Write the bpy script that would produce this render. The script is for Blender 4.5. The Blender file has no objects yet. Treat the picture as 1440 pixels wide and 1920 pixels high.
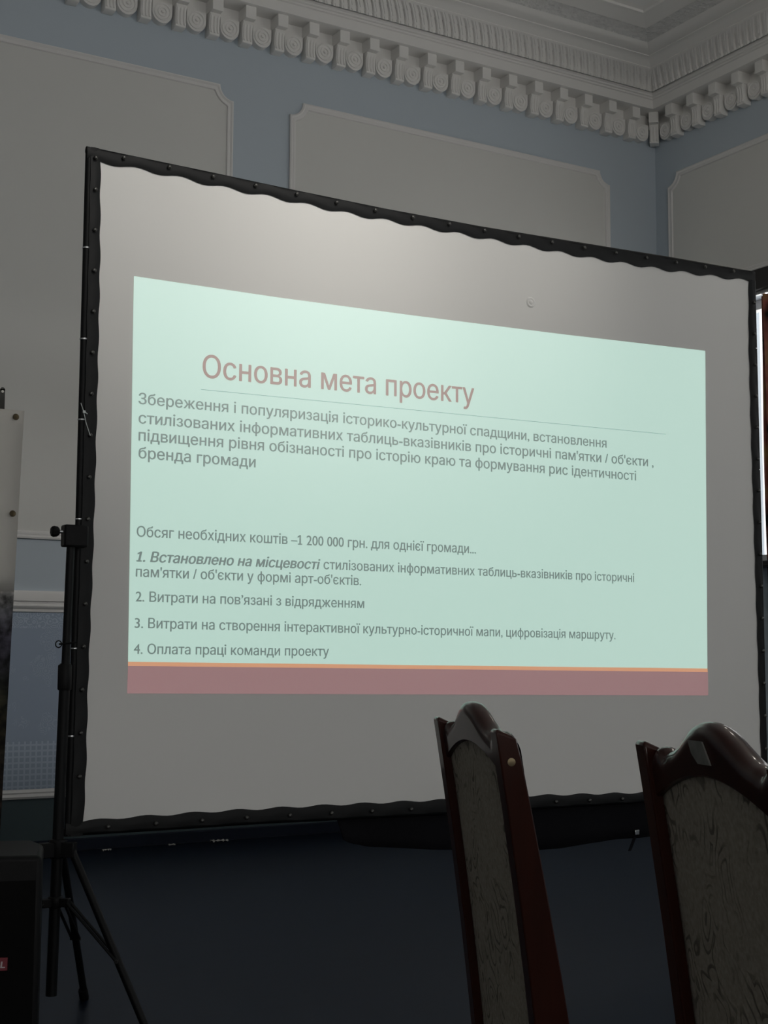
import bpy, bmesh, math, random, mathutils, mathutils.geometry
from mathutils import Vector, Matrix
random.seed(7)
PI = math.pi
sc = bpy.context.scene
COL = sc.collection

# ------------------------------------------------------------------ camera
F_PX, PITCH, ROLL, YAW, EYE = 2645.0, math.radians(5.69), math.radians(0.27), math.radians(30.79), 1.2
_fwd = Vector((math.sin(YAW)*math.cos(PITCH), math.cos(YAW)*math.cos(PITCH), math.sin(PITCH)))
_rt0 = Vector((math.cos(YAW), -math.sin(YAW), 0))
_up0 = _rt0.cross(_fwd)
CR = _rt0*math.cos(ROLL) + _up0*math.sin(ROLL)
CU = -_rt0*math.sin(ROLL) + _up0*math.cos(ROLL)
EYEP = Vector((0, 0, EYE))
cam = bpy.data.cameras.new('camera')
cam.sensor_fit = 'HORIZONTAL'; cam.sensor_width = 36.0; cam.lens = 36.0*F_PX/1440.0
cam.clip_start = 0.05; cam.clip_end = 200
camo = bpy.data.objects.new('camera', cam); COL.objects.link(camo)
camo.matrix_world = Matrix(((CR.x, CU.x, -_fwd.x, 0), (CR.y, CU.y, -_fwd.y, 0), (CR.z, CU.z, -_fwd.z, EYE), (0, 0, 0, 1)))
sc.camera = camo

# ------------------------------------------------------------------ view, world, big lights
vs = sc.view_settings
sc.display_settings.display_device = 'sRGB'
vs.view_transform = 'Standard'; vs.look = 'None'; vs.gamma = 1.0; vs.use_curve_mapping = False
vs.exposure = 0.0
w = bpy.data.worlds.new('daylight'); sc.world = w; w.use_nodes = True
# overcast sky above, lower half brightened to light the ceiling from below
_nt = w.node_tree; _bg = _nt.nodes['Background']
_tc = _nt.nodes.new('ShaderNodeTexCoord'); _sx = _nt.nodes.new('ShaderNodeSeparateXYZ'); _rp = _nt.nodes.new('ShaderNodeValToRGB')
_mr = _nt.nodes.new('ShaderNodeMapRange'); _mr.inputs[1].default_value = -1.0; _mr.inputs[2].default_value = 1.0
_nt.links.new(_tc.outputs['Generated'], _sx.inputs[0]); _nt.links.new(_sx.outputs['Z'], _mr.inputs[0]); _nt.links.new(_mr.outputs[0], _rp.inputs[0])
_rp.color_ramp.elements[0].position = 0.47; _rp.color_ramp.elements[0].color = (1.0, 0.98, 0.94, 1)
_rp.color_ramp.elements[1].position = 0.82; _rp.color_ramp.elements[1].color = (0.20, 0.205, 0.21, 1)
for _p, _c in ((0.53, 0.62), (0.70, 0.50)):
    _e = _rp.color_ramp.elements.new(_p); _e.color = (_c, _c, _c, 1)
_nt.links.new(_rp.outputs[0], _bg.inputs[0]); _bg.inputs[1].default_value = 2.9

XW, YW, ZC = 7.573, 8.431, 5.85            # right wall plane, back wall plane, ceiling field
XL, YF = -7.0, -8.0                        # left wall, wall behind the camera

def area(name, loc, target, sx, sy, energy, color):
    l = bpy.data.lights.new(name, 'AREA'); l.shape = 'RECTANGLE'; l.size = sx; l.size_y = sy
    l.energy = energy; l.color = color
    o = bpy.data.objects.new(name, l); COL.objects.link(o); o.location = loc
    o.rotation_euler = (Vector(target)-Vector(loc)).to_track_quat('-Z', 'Z').to_euler()
    return o
WIN_Y = [6.72, 3.4, 0.2, -3.0]             # window centres along the right wall
WIN_W, WIN_Z0, WIN_Z1 = 1.9, 1.862, 3.85
LEFT_Y, FRONT_X = [-4.0, 0.0, 4.0], [-4.0, 0.0, 4.0]   # added, unseen blinded windows with fill lights, far-left wall and behind the camera
for y in LEFT_Y: area('fill_area', (XL+0.12, y, 2.9), (0, y, 5.0), 1.75, 1.8, 3.0, (1.0, 0.99, 0.965))
for x in FRONT_X: area('fill_area', (x, YF+0.12, 2.9), (x, 0, 5.3), 1.75, 1.8, 92.0, (1.0, 0.99, 0.965))
# two unseen spots added for the glow on the screen's upper part
for lx, tx, e in ((1.9, 2.05, 108.0), (2.9, 2.88, 86.0)):
    sp = bpy.data.lights.new('glow_spot', 'SPOT'); sp.energy = e; sp.color = (1.0, 0.965, 0.905)
    sp.spot_size = math.radians(47); sp.spot_blend = 1.0; sp.shadow_soft_size = 0.12
    spo = bpy.data.objects.new('glow_spot', sp); COL.objects.link(spo)
    spo.location = (lx, 2.2, 4.3)
    spo.rotation_euler = (Vector((tx, 4.5, 2.95))-spo.location).to_track_quat('-Z', 'Y').to_euler()

# two small unseen lamps added for highlights on the chair crest rails
for bx_, by_ in ((4.75, 3.6), (6.0, 5.1)):
    bl = bpy.data.lights.new('highlight_bulb', 'POINT'); bl.energy = 8.0; bl.color = (1.0, 0.93, 0.82); bl.shadow_soft_size = 0.10
    blo = bpy.data.objects.new('highlight_bulb', bl); COL.objects.link(blo); blo.location = (bx_, by_, 4.6)

# ------------------------------------------------------------------ helpers
def ray(x, y):
    return CR*((x-720)/F_PX) - CU*((y-960)/F_PX) + _fwd
def onplane(x, y, p0, n):
    d = ray(x, y); t = (Vector(p0)-EYEP).dot(n)/d.dot(n)
    return EYEP + d*t
def lin(c):
    return tuple((v/255/12.92 if v/255 <= 0.04045 else ((v/255+0.055)/1.055)**2.4) for v in c)

def mat(name, color, rough=0.6, spec=0.5, metal=0.0, emit=None, estr=1.0, bump=None, var=None, coat=0.0):
    m = bpy.data.materials.new(name); m.use_nodes = True
    nt = m.node_tree; b = nt.nodes['Principled BSDF']
    b.inputs['Base Color'].default_value = (*color, 1)
    b.inputs['Roughness'].default_value = rough
    b.inputs['Specular IOR Level'].default_value = spec
    b.inputs['Metallic'].default_value = metal
    b.inputs['Coat Weight'].default_value = coat
    b.inputs['Coat Roughness'].default_value = 0.10
    if emit:
        b.inputs['Emission Color'].default_value = (*emit, 1); b.inputs['Emission Strength'].default_value = estr
    if var:                                   # gentle mottling of the paint or fabric: (scale, amount, stretch)
        tc = nt.nodes.new('ShaderNodeTexCoord'); mp = nt.nodes.new('ShaderNodeMapping')
        mp.inputs['Scale'].default_value = var[2]
        n = nt.nodes.new('ShaderNodeTexNoise'); n.inputs['Scale'].default_value = var[0]; n.inputs['Detail'].default_value = 5
        r = nt.nodes.new('ShaderNodeMixRGB'); r.blend_type = 'MIX'
        r.inputs[1].default_value = (*[c*(1-var[1]) for c in color], 1)
        r.inputs[2].default_value = (*[min(1, c*(1+var[1])) for c in color], 1)
        nt.links.new(tc.outputs['Object'], mp.inputs[0]); nt.links.new(mp.outputs[0], n.inputs['Vector'])
        nt.links.new(n.outputs['Fac'], r.inputs[0]); nt.links.new(r.outputs[0], b.inputs['Base Color'])
    if bump:                                  # (scale, strength, distance)
        tc2 = nt.nodes.new('ShaderNodeTexCoord')
        n2 = nt.nodes.new('ShaderNodeTexNoise'); n2.inputs['Scale'].default_value = bump[0]; n2.inputs['Detail'].default_value = 4
        bp = nt.nodes.new('ShaderNodeBump'); bp.inputs['Strength'].default_value = bump[1]; bp.inputs['Distance'].default_value = bump[2]
        nt.links.new(tc2.outputs['Object'], n2.inputs['Vector']); nt.links.new(n2.outputs['Fac'], bp.inputs['Height'])
        nt.links.new(bp.outputs[0], b.inputs['Normal'])
    return m

class MB:
    def __init__(s): s.bm = bmesh.new()
    def face(s, vs_):
        try: s.bm.faces.new(vs_)
        except ValueError: pass
    def box(s, c, size, M=None):
        M = M or Matrix.Identity(4); hx, hy, hz = [v/2 for v in size]
        v = [s.bm.verts.new(M @ Vector((c[0]+a*hx, c[1]+b*hy, c[2]+d*hz))) for a in (-1, 1) for b in (-1, 1) for d in (-1, 1)]
        for f in ((0, 1, 3, 2), (4, 6, 7, 5), (0, 4, 5, 1), (2, 3, 7, 6), (0, 2, 6, 4), (1, 5, 7, 3)): s.face([v[i] for i in f])
        return s
    def box2(s, a, b): return s.box([(a[i]+b[i])/2 for i in range(3)], [abs(a[i]-b[i]) for i in range(3)])
    def tube(s, pts, r, n=12, cap=True, flat=None):
        pts = [Vector(p) for p in pts]; rs = r if isinstance(r, (list, tuple)) else [r]*len(pts)
        rings = []; ref = None
        for i, p in enumerate(pts):
            d = (pts[min(i+1, len(pts)-1)]-pts[max(i-1, 0)]).normalized()
            if ref is None:
                ref = Vector((0, 0, 1)) if abs(d.z) < 0.9 else Vector((1, 0, 0))
            u = (ref - d*ref.dot(d)).normalized(); ref = u; v = d.cross(u)
            rings.append([s.bm.verts.new(p+(u*math.cos(2*PI*k/n)+v*math.sin(2*PI*k/n))*rs[i]) for k in range(n)])
        for a, b in zip(rings, rings[1:]):
            for k in range(n): s.face([a[k], a[(k+1) % n], b[(k+1) % n], b[k]])
        if cap: s.face(rings[0][::-1]); s.face(rings[-1])
        return s
    def prism(s, poly, ext, M=None):          # poly of 3-D points, extruded by vector ext
        M = M or Matrix.Identity(4); e = Vector(ext)
        a = [s.bm.verts.new(M @ Vector(p)) for p in poly]; b = [s.bm.verts.new(M @ (Vector(p)+e)) for p in poly]
        n = len(poly); s.face(a[::-1]); s.face(b)
        for k in range(n): s.face([a[k], a[(k+1) % n], b[(k+1) % n], b[k]])
        return s
    def grid(s, rows):
        R = [[s.bm.verts.new(Vector(p)) for p in r] for r in rows]
        for a, b in zip(R, R[1:]):
            for k in range(len(a)-1): s.face([a[k], a[k+1], b[k+1], b[k]])
        return s
    def sweep(s, prof, paths, closed=False):  # prof point i follows paths[i] (list of 3-D points)
        return s.grid(paths)
    def lathe(s, c, axis, prof, n=16):        # prof: (radius, distance along axis)
        c = Vector(c); ax = Vector(axis).normalized()
        u = ax.orthogonal().normalized(); v = ax.cross(u); rings = []
        for r, h in prof:
            rings.append([s.bm.verts.new(c+ax*h+(u*math.cos(2*PI*k/n)+v*math.sin(2*PI*k/n))*max(r, 1e-5)) for k in range(n)])
        for a, b in zip(rings, rings[1:]):
            for k in range(n): s.face([a[k], a[(k+1) % n], b[(k+1) % n], b[k]])
        s.face(rings[0][::-1]); s.face(rings[-1]); return s
    def build(s, name, m, parent=None, bevel=0, seg=2, smooth=False, solid=0):
        bmesh.ops.remove_doubles(s.bm, verts=s.bm.verts, dist=1e-6)
        bmesh.ops.recalc_face_normals(s.bm, faces=s.bm.faces)
        me = bpy.data.meshes.new(name); s.bm.to_mesh(me); s.bm.free()
        o = bpy.data.objects.new(name, me); COL.objects.link(o); me.materials.append(m)
        if parent:
            o.parent = parent; o.matrix_parent_inverse = Matrix.Identity(4)
        if smooth:
            for p in me.polygons: p.use_smooth = True
        me.set_sharp_from_angle(angle=math.radians(42))
        if solid:
            md = o.modifiers.new('thickness', 'SOLIDIFY'); md.thickness = solid; md.offset = 0
        if bevel:
            md = o.modifiers.new('bevel', 'BEVEL'); md.width = bevel; md.segments = seg; md.limit_method = 'ANGLE'; md.angle_limit = math.radians(40)
            md.harden_normals = False
        return o
def empty(name, loc, rz=0.0):
    o = bpy.data.objects.new(name, None); COL.objects.link(o); o.location = loc; o.rotation_euler = (0, 0, rz)
    o.empty_display_size = 0.1; return o
def tag(o, label=None, cat=None, group=None, kind=None):
    for k, v in (('label', label), ('category', cat), ('group', group), ('kind', kind)):
        if v: o[k] = v
    return o
def struct(o): o['kind'] = 'structure'; return o

# ------------------------------------------------------------------ materials
M = {}
M['cream'] = mat('cream_paint', (0.70, 0.70, 0.675), 0.75, 0.3, var=(1.3, 0.03, (1, 1, 1)))
M['blue'] = mat('blue_paint', (0.50, 0.565, 0.625), 0.75, 0.3, var=(1.0, 0.05, (1, 1, 1)))
M['plaster'] = mat('white_plaster', (0.83, 0.82, 0.80), 0.8, 0.3)
M['moulding'] = mat('white_moulding', (0.76, 0.75, 0.74), 0.6, 0.4)
M['ceiling'] = mat('ceiling_plaster', (0.84, 0.84, 0.83), 0.85, 0.2)
M['frieze'] = mat('relief_plaster', (0.72, 0.72, 0.71), 0.85, 0.2, bump=(26, 1.0, 0.03), var=(22, 0.16, (1, 1, 1)))
M['floor'] = mat('navy_floor', (0.0040, 0.0078, 0.0180), 0.38, 0.18, var=(3.0, 0.35, (0.5, 6, 1)))
M['dark_wood'] = mat('dark_wood_trim', (0.018, 0.016, 0.016), 0.5, 0.4)
M['plinth'] = mat('dark_teal_paint', (0.075, 0.105, 0.115), 0.7, 0.3)
M['baseboard'] = mat('baseboard_paint', (0.010, 0.015, 0.028), 0.6, 0.2)
M['black_metal'] = mat('black_metal', (0.0035, 0.004, 0.0045), 0.5, 0.2)
M['black_plastic'] = mat('black_plastic', (0.0045, 0.0045, 0.005), 0.55, 0.2)
M['black_vinyl'] = mat('black_vinyl', (0.009, 0.0095, 0.010), 0.55, 0.25, bump=(60, 0.12, 0.004))
M['black_cloth'] = mat('black_cloth', (0.008, 0.008, 0.010), 0.9, 0.1, bump=(14, 0.3, 0.01))
M['chrome'] = mat('worn_chrome', (0.62, 0.63, 0.64), 0.3, 0.5, metal=1.0)
M['screen'] = mat('screen_fabric', (0.80, 0.79, 0.765), 0.7, 0.3, bump=(2.2, 0.06, 0.02))
M['white_pvc'] = mat('white_window_plastic', (0.8, 0.8, 0.8), 0.4, 0.5)
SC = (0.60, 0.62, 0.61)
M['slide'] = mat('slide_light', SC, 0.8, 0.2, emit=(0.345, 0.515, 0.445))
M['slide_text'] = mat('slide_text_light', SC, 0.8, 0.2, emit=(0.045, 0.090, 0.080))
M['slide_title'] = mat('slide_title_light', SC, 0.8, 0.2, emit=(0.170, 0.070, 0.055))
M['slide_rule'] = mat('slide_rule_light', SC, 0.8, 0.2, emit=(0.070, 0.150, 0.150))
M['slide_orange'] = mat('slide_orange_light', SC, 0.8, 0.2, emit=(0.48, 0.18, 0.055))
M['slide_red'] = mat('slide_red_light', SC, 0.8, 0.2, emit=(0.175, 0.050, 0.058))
M['mahogany'] = mat('mahogany_varnish', (0.030, 0.0065, 0.0035), 0.40, 0.12, var=(9, 0.35, (6, 6, 0.6)), coat=0.5)
M['sticker'] = mat('worn_sticker', (0.20, 0.20, 0.185), 0.6, 0.3, var=(60, 0.35, (1, 1, 1)))
M['brass'] = mat('dull_brass', (0.20, 0.16, 0.10), 0.45, 0.5, metal=1.0)
M['vinyl_white'] = mat('banner_vinyl', (0.93, 0.90, 0.84), 0.5, 0.4, bump=(5, 0.15, 0.02))
M['steel'] = mat('dark_steel', (0.10, 0.10, 0.095), 0.4, 0.5, metal=0.9)
M['badge_red'] = mat('badge_red', (0.16, 0.012, 0.022), 0.4, 0.5)
M['badge_white'] = mat('badge_white', (0.5, 0.45, 0.46), 0.4, 0.5)
M['grille'] = mat('speaker_grille', (0.002, 0.002, 0.002), 0.7, 0.1)
M['paper'] = mat('paper_scrap', (0.55, 0.53, 0.50), 0.9, 0.2)
M['plastic_tie'] = mat('clear_plastic_tie', (0.62, 0.66, 0.65), 0.35, 0.5)

def upholstery():
    m = mat('paisley_upholstery', (0.20, 0.185, 0.16), 0.85, 0.2)
    nt = m.node_tree; b = nt.nodes['Principled BSDF']; L = nt.links.new
    tc = nt.nodes.new('ShaderNodeTexCoord')
    no = nt.nodes.new('ShaderNodeTexNoise'); no.inputs['Scale'].default_value = 9; no.inputs['Detail'].default_value = 2
    mx = nt.nodes.new('ShaderNodeMixRGB'); mx.inputs[0].default_value = 0.10
    L(tc.outputs['Object'], no.inputs['Vector']); L(tc.outputs['Object'], mx.inputs[1]); L(no.outputs['Color'], mx.inputs[2])
    vo = nt.nodes.new('ShaderNodeTexVoronoi'); vo.inputs['Scale'].default_value = 15; vo.feature = 'F1'
    mp = nt.nodes.new('ShaderNodeMapping'); mp.inputs['Scale'].default_value = (1.5, 1.5, 0.8)
    L(mx.outputs[0], mp.inputs[0]); L(mp.outputs[0], vo.inputs['Vector'])
    sn = nt.nodes.new('ShaderNodeMath'); sn.operation = 'MULTIPLY'; sn.inputs[1].default_value = 30
    s2 = nt.nodes.new('ShaderNodeMath'); s2.operation = 'SINE'
    L(vo.outputs['Distance'], sn.inputs[0]); L(sn.outputs[0], s2.inputs[0])
    rp = nt.nodes.new('ShaderNodeValToRGB'); rp.color_ramp.elements[0].position = 0.55; rp.color_ramp.elements[1].position = 0.9
    L(s2.outputs[0], rp.inputs[0])
    gate = nt.nodes.new('ShaderNodeTexNoise'); gate.inputs['Scale'].default_value = 11
    L(tc.outputs['Object'], gate.inputs['Vector'])
    gr = nt.nodes.new('ShaderNodeValToRGB'); gr.color_ramp.elements[0].position = 0.42; gr.color_ramp.elements[1].position = 0.52
    L(gate.outputs['Fac'], gr.inputs[0])
    mu = nt.nodes.new('ShaderNodeMath'); mu.operation = 'MULTIPLY'
    L(rp.outputs[0], mu.inputs[0]); L(gr.outputs[0], mu.inputs[1])
    c = nt.nodes.new('ShaderNodeMixRGB'); c.inputs[1].default_value = (0.285, 0.255, 0.210, 1); c.inputs[2].default_value = (0.125, 0.110, 0.090, 1)
    L(mu.outputs[0], c.inputs[0])
    g2 = nt.nodes.new('ShaderNodeTexNoise'); g2.inputs['Scale'].default_value = 160; g2.inputs['Detail'].default_value = 3
    L(tc.outputs['Object'], g2.inputs['Vector'])
    c2 = nt.nodes.new('ShaderNodeMixRGB'); c2.blend_type = 'OVERLAY'; c2.inputs[0].default_value = 0.45
    L(c.outputs[0], c2.inputs[1]); L(g2.outputs['Fac'], c2.inputs[2]); L(c2.outputs[0], b.inputs['Base Color'])
    bp = nt.nodes.new('ShaderNodeBump'); bp.inputs['Strength'].default_value = 0.5; bp.inputs['Distance'].default_value = 0.002
    L(mu.outputs[0], bp.inputs['Height']); L(bp.outputs[0], b.inputs['Normal'])
    return m
M['upholstery'] = upholstery()

def fretwork():
    # blue dado panel: lace relief on top, fine square lattice at its foot (object space: x along the wall, z up)
    m = mat('blue_fretwork', (0.36, 0.43, 0.54), 0.7, 0.3)
    nt = m.node_tree; b = nt.nodes['Principled BSDF']; L = nt.links.new
    tc = nt.nodes.new('ShaderNodeTexCoord'); sx = nt.nodes.new('ShaderNodeSeparateXYZ'); L(tc.outputs['Object'], sx.inputs[0])
    def math_(op, a, bb=None):
        n = nt.nodes.new('ShaderNodeMath'); n.operation = op
        for i, v in enumerate((a, bb)):
            if v is None: continue
            if isinstance(v, (int, float)): n.inputs[i].default_value = v
            else: L(v, n.inputs[i])
        return n.outputs[0]
    gx = math_('SINE', math_('MULTIPLY', sx.outputs['X'], 2*PI/0.035)); gz = math_('SINE', math_('MULTIPLY', sx.outputs['Z'], 2*PI/0.035))
    lat = math_('GREATER_THAN', math_('MAXIMUM', gx, gz), 0.55)
    low = math_('LESS_THAN', sx.outputs['Z'], 0.66)
    vo = nt.nodes.new('ShaderNodeTexVoronoi'); vo.inputs['Scale'].default_value = 26
    L(tc.outputs['Object'], vo.inputs['Vector'])
    lace = math_('GREATER_THAN', math_('SINE', math_('MULTIPLY', vo.outputs['Distance'], 24)), 0.35)
    hi = math_('GREATER_THAN', sx.outputs['Z'], 1.335)
    ns = nt.nodes.new('ShaderNodeTexNoise'); ns.inputs['Scale'].default_value = 5; L(tc.outputs['Object'], ns.inputs['Vector'])
    mid = math_('GREATER_THAN', ns.outputs['Fac'], 0.52)
    lace = math_('MULTIPLY', lace, math_('MAXIMUM', hi, math_('MULTIPLY', mid, 0.45)))
    pat = math_('ADD', math_('MULTIPLY', lat, low), math_('MULTIPLY', lace, math_('SUBTRACT', 1.0, low)))
    mix = nt.nodes.new('ShaderNodeMixRGB'); mix.inputs[1].default_value = (0.33, 0.40, 0.51, 1); mix.inputs[2].default_value = (0.44, 0.52, 0.62, 1)
    L(pat, mix.inputs[0]); L(mix.outputs[0], b.inputs['Base Color'])
    bp = nt.nodes.new('ShaderNodeBump'); bp.inputs['Strength'].default_value = 0.6; bp.inputs['Distance'].default_value = 0.006
    L(pat, bp.inputs['Height']); L(bp.outputs[0], b.inputs['Normal'])
    return m
M['fretwork'] = fretwork()

def banner_print():
    # dark landscape photo: pale sky edge, dark thicket, olive foliage, brown ground
    m = mat('banner_print', (0.05, 0.05, 0.05), 0.5, 0.4)
    nt = m.node_tree; b = nt.nodes['Principled BSDF']; L = nt.links.new
    tc = nt.nodes.new('ShaderNodeTexCoord'); sx = nt.nodes.new('ShaderNodeSeparateXYZ'); L(tc.outputs['Object'], sx.inputs[0])
    mr = nt.nodes.new('ShaderNodeMapRange'); mr.inputs[1].default_value = 0.5; mr.inputs[2].default_value = 1.435
    L(sx.outputs['Z'], mr.inputs[0])
    cr = nt.nodes.new('ShaderNodeValToRGB'); e = cr.color_ramp.elements
    e[0].position = 0.0; e[0].color = (0.045, 0.030, 0.024, 1)
    e[1].position = 1.0; e[1].color = (0.42, 0.41, 0.40, 1)
    for p, c in ((0.25, (0.035, 0.025, 0.020)), (0.50, (0.060, 0.055, 0.030)), (0.62, (0.025, 0.028, 0.024)), (0.80, (0.10, 0.09, 0.13)), (0.92, (0.16, 0.16, 0.18))):
        x = e.new(p); x.color = (*c, 1)
    L(mr.outputs[0], cr.inputs[0])
    n = nt.nodes.new('ShaderNodeTexNoise'); n.inputs['Scale'].default_value = 28; n.inputs['Detail'].default_value = 6; L(tc.outputs['Object'], n.inputs['Vector'])
    r2 = nt.nodes.new('ShaderNodeValToRGB'); r2.color_ramp.elements[0].position = 0.35; r2.color_ramp.elements[1].position = 0.7
    r2.color_ramp.elements[0].color = (0.15, 0.15, 0.15, 1); r2.color_ramp.elements[1].color = (1.9, 1.9, 1.9, 1)
    L(n.outputs['Fac'], r2.inputs[0])
    mx = nt.nodes.new('ShaderNodeMixRGB'); mx.blend_type = 'MULTIPLY'; mx.inputs[0].default_value = 1
    L(cr.outputs[0], mx.inputs[1]); L(r2.outputs[0], mx.inputs[2]); L(mx.outputs[0], b.inputs['Base Color'])
    return m
M['print'] = banner_print()

def glass_mat():
    m = bpy.data.materials.new('window_glass'); m.use_nodes = True; nt = m.node_tree
    for n in list(nt.nodes): nt.nodes.remove(n)
    o = nt.nodes.new('ShaderNodeOutputMaterial'); t = nt.nodes.new('ShaderNodeBsdfTransparent'); g = nt.nodes.new('ShaderNodeBsdfGlossy')
    g.inputs['Roughness'].default_value = 0.05
    x = nt.nodes.new('ShaderNodeMixShader'); x.inputs[0].default_value = 0.08
    nt.links.new(t.outputs[0], x.inputs[1]); nt.links.new(g.outputs[0], x.inputs[2]); nt.links.new(x.outputs[0], o.inputs[0])
    return m
M['glass'] = glass_mat()

def curtain_mat():
    m = mat('patterned_curtain', (0.04, 0.035, 0.03), 0.9, 0.1)
    nt = m.node_tree; b = nt.nodes['Principled BSDF']; L = nt.links.new
    tc = nt.nodes.new('ShaderNodeTexCoord'); n = nt.nodes.new('ShaderNodeTexNoise'); n.inputs['Scale'].default_value = 4.5
    L(tc.outputs['Object'], n.inputs['Vector'])
    cr = nt.nodes.new('ShaderNodeValToRGB'); e = cr.color_ramp.elements
    e[0].position = 0.38; e[0].color = (0.02, 0.02, 0.018, 1); e[1].position = 0.75; e[1].color = (0.42, 0.30, 0.12, 1)
    x = e.new(0.55); x.color = (0.35, 0.12, 0.10, 1)
    L(n.outputs['Fac'], cr.inputs[0]); L(cr.outputs[0], b.inputs['Base Color'])
    return m
M['curtain'] = curtain_mat()

# ================================================================== SETTING
struct(MB().box2((XL-0.3, YF-0.3, -0.2), (XW+0.35, YW+0.3, 0)).build('floor', M['floor']))
struct(MB().box2((XL-0.3, YF-0.3, 6.0), (XW+0.35, YW+0.3, 6.2)).build('ceiling', M['ceiling']))
wb = struct(MB().box2((XL-0.3, YW, 0), (XW+0.35, YW+0.3, 6.0)).build('wall_back', M['blue']))
struct(MB().box2((XL-0.3, YF, 0), (XL, YW, 6.0)).build('wall_left', M['cream']))
struct(MB().box2((XL-0.3, YF-0.3, 0), (XW+0.35, YF, 6.0)).build('wall_front', M['cream']))
wr_mb = MB()
wr_mb.box2((XW, YF, 0), (XW+0.35, YW, WIN_Z0)); wr_mb.box2((XW, YF, WIN_Z1), (XW+0.35, YW, 6.0))
edges = sorted([YF, YW] + [y-WIN_W/2 for y in WIN_Y] + [y+WIN_W/2 for y in WIN_Y])
for a, b in zip(edges[::2], edges[1::2]): wr_mb.box2((XW, a, WIN_Z0), (XW+0.35, b, WIN_Z1))
wr = struct(wr_mb.build('wall_right', M['blue']))

# cream panels with scooped corners and a raised moulding round them
def panel(parent, a0, a1, z0, z1, to3, rad=0.10):
    def outline(d):
        pts = []; r = rad
        x0, x1, y0, y1 = a0+d, a1-d, z0+d, z1-d
        for (cx, cy, s) in ((a0, z0, 0), (a1, z0, 1), (a1, z1, 2), (a0, z1, 3)):
            rr = r+d
            ang = [(PI/2, 0), (PI, PI/2), (1.5*PI, PI), (2*PI, 1.5*PI)][s]
            for k in range(9):
                t = ang[0]+(ang[1]-ang[0])*k/8
                px_, py_ = cx+rr*math.cos(t), cy+rr*math.sin(t)
                pts.append((min(max(px_, x0), x1), min(max(py_, y0), y1)))
        return pts
    p = MB()
    p.prism([to3(a, z, 0.0) for a, z in outline(0.0)], Vector(to3(0, 0, 0.006))-Vector(to3(0, 0, 0.0)))
    po = p.build('wall_panel', M['cream'], parent)
    mo = MB(); rings = []
    for d, h in ((0.0, 0.004), (0.0, 0.016), (0.010, 0.022), (0.022, 0.014), (0.030, 0.018), (0.042, 0.016), (0.048, 0.004)):
        o = outline(d); rings.append([to3(a, z, h) for a, z in o+[o[0]]])
    mo.grid(rings); mo.build('moulding', M['moulding'], po)
    return po
toB = lambda a, z, h: (a, YW-h, z)
toR = lambda a, z, h: (XW-h, a, z)
PB, PT = 1.878, 4.99
for a0, a1 in ((0.985, 3.821), (4.249, 7.083)): panel(wb, a0, a1, PB, PT, toB)
for a0, a1 in ((-2.279, 0.557),): panel(wb, a0, a1, PB, PT, toB)
panel(wr, 5.20, 8.273, 4.02, 5.015, toR)
MB().box2((XL, YW-0.006, 0.378), (XW, YW, 1.43)).build('dado_panel', M['fretwork'], wb)

def extrude_back(prof):                       # profile (height off wall, z) along the back wall
    return MB().grid([[(XL, YW-o, z), (XW, YW-o, z)] for o, z in prof])
def extrude_right(prof):
    return MB().grid([[(XW-o, YW, z), (XW-o, YF, z)] for o, z in prof])
dado = [(0, 1.435), (0.012, 1.435), (0.014, 1.452), (0.022, 1.456), (0.03, 1.47), (0.028, 1.478), (0.022, 1.482), (0.024, 1.498), (0.034, 1.50), (0.036, 1.545), (0.026, 1.561), (0, 1.563)]
struct(extrude_back(dado).build('trim_1', M['moulding']))
lowr = [(0, 0.322), (0.02, 0.322), (0.026, 0.335), (0.016, 0.352), (0.02, 0.36), (0.01, 0.376), (0, 0.378)]
struct(extrude_back(lowr).build('trim_2', M['moulding']))
MB().box2((XL, YW-0.008, 0.072), (XW, YW, 0.322)).build('plinth_band', M['plinth'], wb)
struct(MB().box2((XL, YW-0.03, 0), (XW, YW, 0.072)).build('baseboard_back', M['baseboard'], bevel=0.006))
struct(MB().box2((XW-0.03, YF, 0), (XW, YW-0.03, 0.072)).build('baseboard_right', M['baseboard'], bevel=0.006))

# ---- cornice: one mitred run on each wall, with its brackets and rosettes
prof = [(0.0, 5.425), (0.012, 5.425), (0.012, 5.531), (0.155, 5.531), (0.16, 5.533), (0.165, 5.600), (0.178, 5.604), (0.178, 5.616), (0.192, 5.620), (0.192, 5.632),
        (0.205, 5.636), (0.205, 5.646)]
prof2 = [(0.350, 5.742), (0.365, 5.750), (0.362, 5.758), (0.375, 5.764), (0.400, 5.782), (0.44, 5.790), (0.462, 5.790), (0.462, 5.798), (0.49, 5.798), (0.53, 5.803), (0.555, 5.815), (0.575, 5.832)]
field = [(0.575, 5.832), (0.58, 5.836), (0.725, 5.850)]
band = [(0.725, 5.850), (0.727, 5.846), (0.875, 5.862), (0.88, 5.856), (0.90, 5.856), (0.905, 5.872), (0.95, 5.876)]
def run(wall, pr):
    if wall == 'b': return [[(XL, YW-o, z), (XW-o, YW-o, z)] for o, z in pr]
    return [[(XW-o, YW-o, z), (XW-o, YF, z)] for o, z in pr]
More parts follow.
